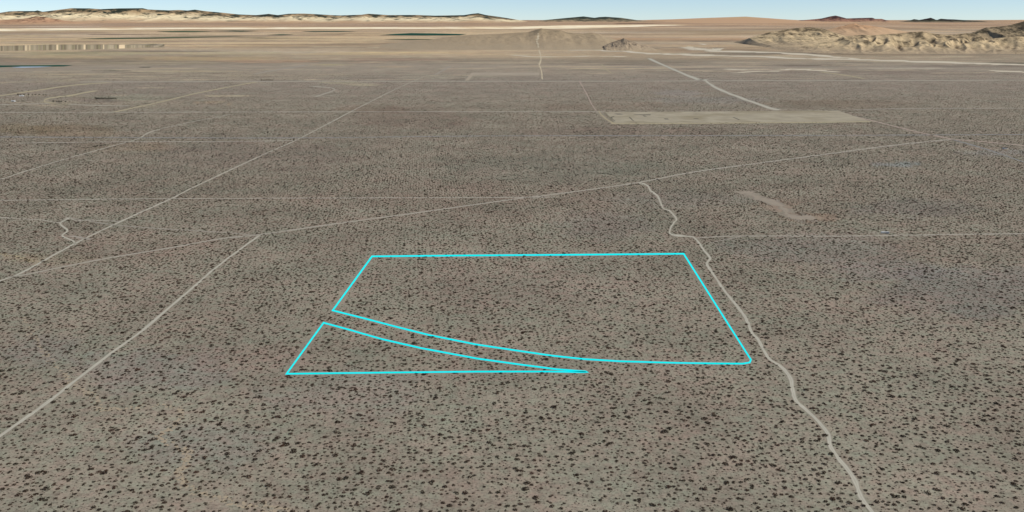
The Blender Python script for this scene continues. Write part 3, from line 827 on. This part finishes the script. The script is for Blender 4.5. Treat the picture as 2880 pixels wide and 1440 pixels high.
rng = np.random.default_rng(77)
big = scatter(5.0, 400, 3700, .95, 1)
bigfar = scatter(8.5, 3700, 6400, .9, 8)
bigfar = bigfar[rng.uniform(0, 1, len(bigfar)) < np.clip((6400 - bigfar[:, 1]) / 2700, 0, 1) * .7]
big = big[rng.uniform(0, 1, len(big)) < np.clip(1 - (big[:, 1] - 1700) / 2300, .3, 1)]
big = np.concatenate([big, bigfar])
dens = fbm(big[:, 0] / 55, big[:, 1] / 55, 71, 4)
big = big[(rng.uniform(0, 1, len(big)) < np.clip(.6 + dens * .5, 0, 1))]
rb = np.clip(np.exp(rng.normal(math.log(1.04), .32, len(big))), .45, 2.3)
big_ok = clear_of(big); big, rb = big[big_ok], rb[big_ok]
small = scatter(3.1, 400, 1700, .75, 2)
ds = fbm(small[:, 0] / 40, small[:, 1] / 40, 91, 4)
small = small[rng.uniform(0, 1, len(small)) < np.clip(.1 + ds * 1.3, 0, 1)]
rs = np.clip(np.exp(rng.normal(math.log(.40), .3, len(small))), .2, .75)
s_ok = clear_of(small); small, rs = small[s_ok], rs[s_ok]

# the 300 bushes that show largest are things of their own
u_, v_ = proj(big[:, 0], big[:, 1], np.zeros(len(big)))
app = rb / (big[:, 1] * CP + H * SP) * ((u_ > 8) & (u_ < 2872) & (v_ > 8) & (v_ < 1432))
near = np.argsort(-app)[:300]
for i in near:
    me = BUSH[int(rng.integers(0, 6))]
    o = bpy.data.objects.new('desert_bush', me)
    o.location = (big[i, 0], big[i, 1], -.02)
    o.rotation_euler = (0, 0, rng.uniform(0, 6.28))
    r = rb[i]
    o.scale = (r * rng.uniform(.9, 1.25), r * rng.uniform(.85, 1.1), r * rng.uniform(.8, 1.2))
    COL.objects.link(o)
    tag(o, 'large dark brown desert bush among the nearest ones toward the bottom edge', 'bush', 'largest desert bushes in the foreground')
mask = np.ones(len(big), bool); mask[near] = False


def scrub(name, P, r, label, seed):
    rg = np.random.default_rng(seed)
    n = len(P)
    me = bpy.data.meshes.new(name)
    me.vertices.add(n)
    me.vertices.foreach_set('co', np.concatenate([P, np.full((n, 1), -.02)], 1).astype(np.float32).ravel())
    sc = np.stack([r * rg.uniform(.9, 1.25, n), r * rg.uniform(.85, 1.1, n), r * rg.uniform(.8, 1.2, n)], 1).astype(np.float32)
    rot = np.zeros((n, 3), np.float32); rot[:, 2] = rg.uniform(0, 6.28, n)
    for k, a in (('bush_scale', sc), ('bush_turn', rot)):
        at = me.attributes.new(k, 'FLOAT_VECTOR', 'POINT'); at.data.foreach_set('vector', a.ravel())
    at = me.attributes.new('bush_kind', 'INT', 'POINT'); at.data.foreach_set('value', rg.integers(0, 6, n).astype(np.int32))
    me.materials.append(m_bush)
    o = bpy.data.objects.new(name, me); COL.objects.link(o)
    ng = bpy.data.node_groups.new(name + '_nodes', 'GeometryNodeTree')
    ng.interface.new_socket('Geometry', in_out='INPUT', socket_type='NodeSocketGeometry')
    ng.interface.new_socket('Geometry', in_out='OUTPUT', socket_type='NodeSocketGeometry')
    gi = ng.nodes.new('NodeGroupInput'); go = ng.nodes.new('NodeGroupOutput')
    m2p = ng.nodes.new('GeometryNodeMeshToPoints')
    iop = ng.nodes.new('GeometryNodeInstanceOnPoints')
    join = ng.nodes.new('GeometryNodeGeometryToInstance')
    srcs = {}
    for ob in bpy.data.objects:
        if ob.name.startswith('desert_bush') and ob.data not in srcs and ob.type == 'MESH': srcs[ob.data] = ob
    for me_ in reversed(BUSH):
        inf = ng.nodes.new('GeometryNodeObjectInfo'); inf.transform_space = 'ORIGINAL'
        inf.inputs['Object'].default_value = srcs[me_]
        ng.links.new(inf.outputs['Geometry'], join.inputs[0])
    def na(nm, ty):
        x = ng.nodes.new('GeometryNodeInputNamedAttribute'); x.data_type = ty; x.inputs[0].default_value = nm
        return x.outputs[0]
    ng.links.new(gi.outputs[0], m2p.inputs[0])
    ng.links.new(m2p.outputs[0], iop.inputs['Points'])
    ng.links.new(join.outputs[0], iop.inputs['Instance'])
    iop.inputs['Pick Instance'].default_value = True
    ng.links.new(na('bush_kind', 'INT'), iop.inputs['Instance Index'])
    ng.links.new(na('bush_turn', 'FLOAT_VECTOR'), iop.inputs['Rotation'])
    ng.links.new(na('bush_scale', 'FLOAT_VECTOR'), iop.inputs['Scale'])
    ng.links.new(iop.outputs[0], go.inputs[0])
    md = o.modifiers.new('scatter', 'NODES'); md.node_group = ng
    tag(o, label, name.replace('_', ' '), None, 'stuff')
    return o


scrub('desert_scrub', big[mask], rb[mask], 'countless dark desert bushes dotted over the plain', 5)
scrub('low_scrub', small, rs, 'tiny dark tufts between the desert bushes', 6)
print('bushes', len(big), len(small))


# ------------------------------------------------------------------ far trees, sheds and a parked trailer
m_leaf = mottled('dark_leaf', (.018, .022, .016), (.03, .034, .022), .5)
m_bark = mottled('bark', (.06, .05, .04), (.09, .07, .05), 2)


def tree_meshes(seed):
    rng = np.random.default_rng(seed)
    V = []; Fc = []
    for k in range(170):
        a = rng.uniform(0, 6.28); zz = rng.uniform(-1, 1); r = rng.uniform(.55, 1.0) * math.sqrt(1 - zz * zz * .8)
        lump = .75 + .45 * vnoise(np.array(a * 1.3), np.array(zz * 2.0), seed)
        c = np.array((math.cos(a) * r * 3.4 * lump, math.sin(a) * r * 3.4 * lump, 3.6 + zz * 2.3))
        t = rng.normal(0, 1, 3); t /= np.linalg.norm(t); b = np.cross(t, rng.normal(0, 1, 3)); b /= np.linalg.norm(b)
        s = rng.uniform(.35, .8); k0 = len(V)
        V += [c + t * s, c + b * s * .7, c - t * s, c - b * s * .7]; Fc.append([k0, k0 + 1, k0 + 2, k0 + 3])
    TV = []; TF = []
    rad = [.35, .26, .2, .12]; zs = [-.1, 1.2, 2.6, 4.4]
    for z, r in zip(zs, rad):
        for j in range(7): TV.append((math.cos(j / 7 * 6.283) * r + z * .05, math.sin(j / 7 * 6.283) * r, z))
    for i in range(3):
        for j in range(7): TF.append([i * 7 + j, i * 7 + (j + 1) % 7, i * 7 + 7 + (j + 1) % 7, i * 7 + 7 + j])
    for a in (0.4, 2.4, 4.5):
        d = np.array((math.cos(a), math.sin(a), 0)); s = np.array((-d[1], d[0], 0)) * .1; k0 = len(TV)
        TV += [tuple(np.array((.1, 0, 2)) - s), tuple(np.array((.1, 0, 2)) + s), tuple(d * 2 + np.array((0, 0, 4)) + s * .3), tuple(d * 2 + np.array((0, 0, 4)) - s * .3)]
        TF.append([k0, k0 + 1, k0 + 2, k0 + 3])
    return V, Fc, TV, TF


V_, F_, TV_, TF_ = tree_meshes(4)
proto = bpy.data.objects.new('dark_tree', None); COL.objects.link(proto)
p_crown = mesh_obj('crown', V_, F_, m_leaf, False, proto)
p_trunk = mesh_obj('trunk', TV_, TF_, m_bark, False, proto)
first = True


def plant_tree(x, y, s, label, group):
    global first
    if first:
        o = proto; first = False
    else:
        o = bpy.data.objects.new('dark_tree', None); COL.objects.link(o)
        for ch in (p_crown, p_trunk):
            c = ch.copy(); COL.objects.link(c); c.parent = o
    o.location = (x, y, float(zt(y))); o.rotation_euler = (0, 0, rng.uniform(0, 6.28)); o.scale = (s, s, s * .9)
    tag(o, label, 'tree', group)


rng = np.random.default_rng(9)
for (u0, u1, v0, dv, n, lab, grp) in [
        (268, 325, 278.5, 1.2, 16, 'dark tree in the grove beside the looping homestead track', 'trees of the homestead grove'),
        (262, 303, 413, -3.4, 7, 'dark tree in the slanting row near the left dirt roads', 'trees of the slanting row'),
        (735, 765, 226.5, .6, 8, 'dark tree in the small clump above the far level track', 'trees of the far clump'),
        (48, 130, 268.5, .8, 9, 'dark tree in the loose row left of the homestead loop', 'trees left of the homestead loop'),
        (150, 182, 287.5, .8, 5, 'dark tree inside the curve of the homestead loop', 'trees inside the homestead loop')]:
    for i in range(n):
        t = (i + rng.uniform(-.3, .3)) / max(1, n - 1)
        p = gp(u0 + (u1 - u0) * t, v0 + (dv * t if abs(dv) > 2 else rng.uniform(-dv, dv)))
        plant_tree(p[0], p[1], rng.uniform(.8, 1.3) * (.5 if 'slanting' in lab else 1), lab, grp)


def boxm(V, Fc, x0, x1, y0, y1, z0, z1):
    k = len(V)
    V += [(x0, y0, z0), (x1, y0, z0), (x1, y1, z0), (x0, y1, z0), (x0, y0, z1), (x1, y0, z1), (x1, y1, z1), (x0, y1, z1)]
    Fc += [[k + i for i in f] for f in ((0, 3, 2, 1), (4, 5, 6, 7), (0, 1, 5, 4), (1, 2, 6, 5), (2, 3, 7, 6), (3, 0, 4, 7))]


m_white = mottled('white_paint', (.55, .55, .52), (.66, .66, .62), .8)
m_roof = mottled('metal_roof', (.55, .55, .54), (.66, .66, .64), .8)
m_darkroof = mottled('dark_roof', (.05, .045, .045), (.08, .07, .065), .8)
m_glass, ntg, bg = new_mat('dark_glass', .15); bg.inputs['Base Color'].default_value = (.02, .025, .03, 1)
m_tyre = mottled('tyre_rubber', (.02, .02, .02), (.03, .03, .03), 4)


def shed(u, v, L, Wd, h, roof, rz, label):
    p = gp(u, v)
    e = bpy.data.objects.new('shed', None); COL.objects.link(e)
    e.location = (p[0], p[1], float(zt(p[1]))); e.rotation_euler = (0, 0, rz)
    V = []; Fc = []; boxm(V, Fc, -L / 2, L / 2, -Wd / 2, Wd / 2, -.1, h)
    V += [(-L / 2, 0, h + .9), (L / 2, 0, h + .9)]; Fc += [[4, 7, 8], [5, 9, 6]]
    mesh_obj('wall', V, Fc, m_white, False, e)
    a = L / 2 + .4; b = Wd / 2 + .5; RV = []
    for o_ in (0, .12):
        RV += [(-a, -b, h - .1 + o_), (a, -b, h - .1 + o_), (a, 0, h + .95 + o_), (-a, 0, h + .95 + o_), (a, b, h - .1 + o_), (-a, b, h - .1 + o_)]
    RF = [[0, 1, 2, 3], [3, 2, 4, 5], [6, 9, 8, 7], [9, 11, 10, 8], [0, 6, 7, 1], [5, 4, 10, 11], [0, 3, 9, 6], [3, 5, 11, 9], [1, 7, 8, 2], [2, 8, 10, 4]]
    mesh_obj('roof', RV, RF, roof, False, e)
    V = []; Fc = []; boxm(V, Fc, -.6, .6, -Wd / 2 - .04, -Wd / 2 - .005, 0, 2.0); mesh_obj('door', V, Fc, m_darkroof, False, e)
    V = []; Fc = []; boxm(V, Fc, L / 4 - .6, L / 4 + .6, -Wd / 2 - .04, -Wd / 2 - .005, 1.0, 1.9); mesh_obj('window', V, Fc, m_glass, False, e)
    tag(e, label, 'shed')


shed(61, 270.5, 16, 9, 3, m_roof, .1, 'white shed with pale roof left of the homestead loop')
shed(38, 285.5, 14, 8, 3, m_roof, -.2, 'white shed nearest the left edge below the homestead')
shed(2826, 418.5, 9, 6, 2.6, m_darkroof, .25, 'small white shed with dark roof at the right edge')


def trailer(u, v, L, rz, label):
    p = gp(u, v)
    e = bpy.data.objects.new('parked_trailer', None); COL.objects.link(e)
    e.location = (p[0], p[1], 0); e.rotation_euler = (0, 0, rz)
    import bmesh
    V = []; Fc = []; boxm(V, Fc, -L / 2, L / 2, -1.2, 1.2, .55, 2.9)
    b = mesh_obj('body', V, Fc, m_white, False, e)
    bm = bmesh.new(); bm.from_mesh(b.data); bmesh.ops.bevel(bm, geom=bm.edges[:], offset=.25, segments=2, affect='EDGES'); bm.to_mesh(b.data); bm.free()
    for x in (-L / 5, L / 5):
        V = []; Fc = []; boxm(V, Fc, x - .5, x + .5, -1.24, -1.203, 1.5, 2.2); mesh_obj('window', V, Fc, m_glass, False, e)
    V = []; Fc = []; boxm(V, Fc, -.35, .35, -1.24, -1.203, .65, 2.4); mesh_obj('door', V, Fc, m_roof, False, e)
    for x in (-.5, .5):
        for s in (-1, 1):
            V = []; Fc = []
            for q in (0, 1):
                for j in range(14): V.append((x + math.cos(j / 14 * 6.283) * .36, s * (.95 + q * .22), .36 + math.sin(j / 14 * 6.283) * .36))
            Fc = [[j, (j + 1) % 14, 14 + (j + 1) % 14, 14 + j] for j in range(14)] + [list(range(14)), list(range(14, 28))]
            mesh_obj('wheel', V, Fc, m_tyre, False, e)
    V = []; Fc = []; boxm(V, Fc, L / 2, L / 2 + 1.2, -.08, .08, .5, .62); mesh_obj('tow_bar', V, Fc, m_darkroof, False, e)
    tag(e, label, 'trailer')


trailer(2484, 656.5, 6, .05, 'larger white trailer parked above the level right track')
trailer(2496, 657.2, 4.2, -.3, 'smaller white trailer parked right of the larger one')
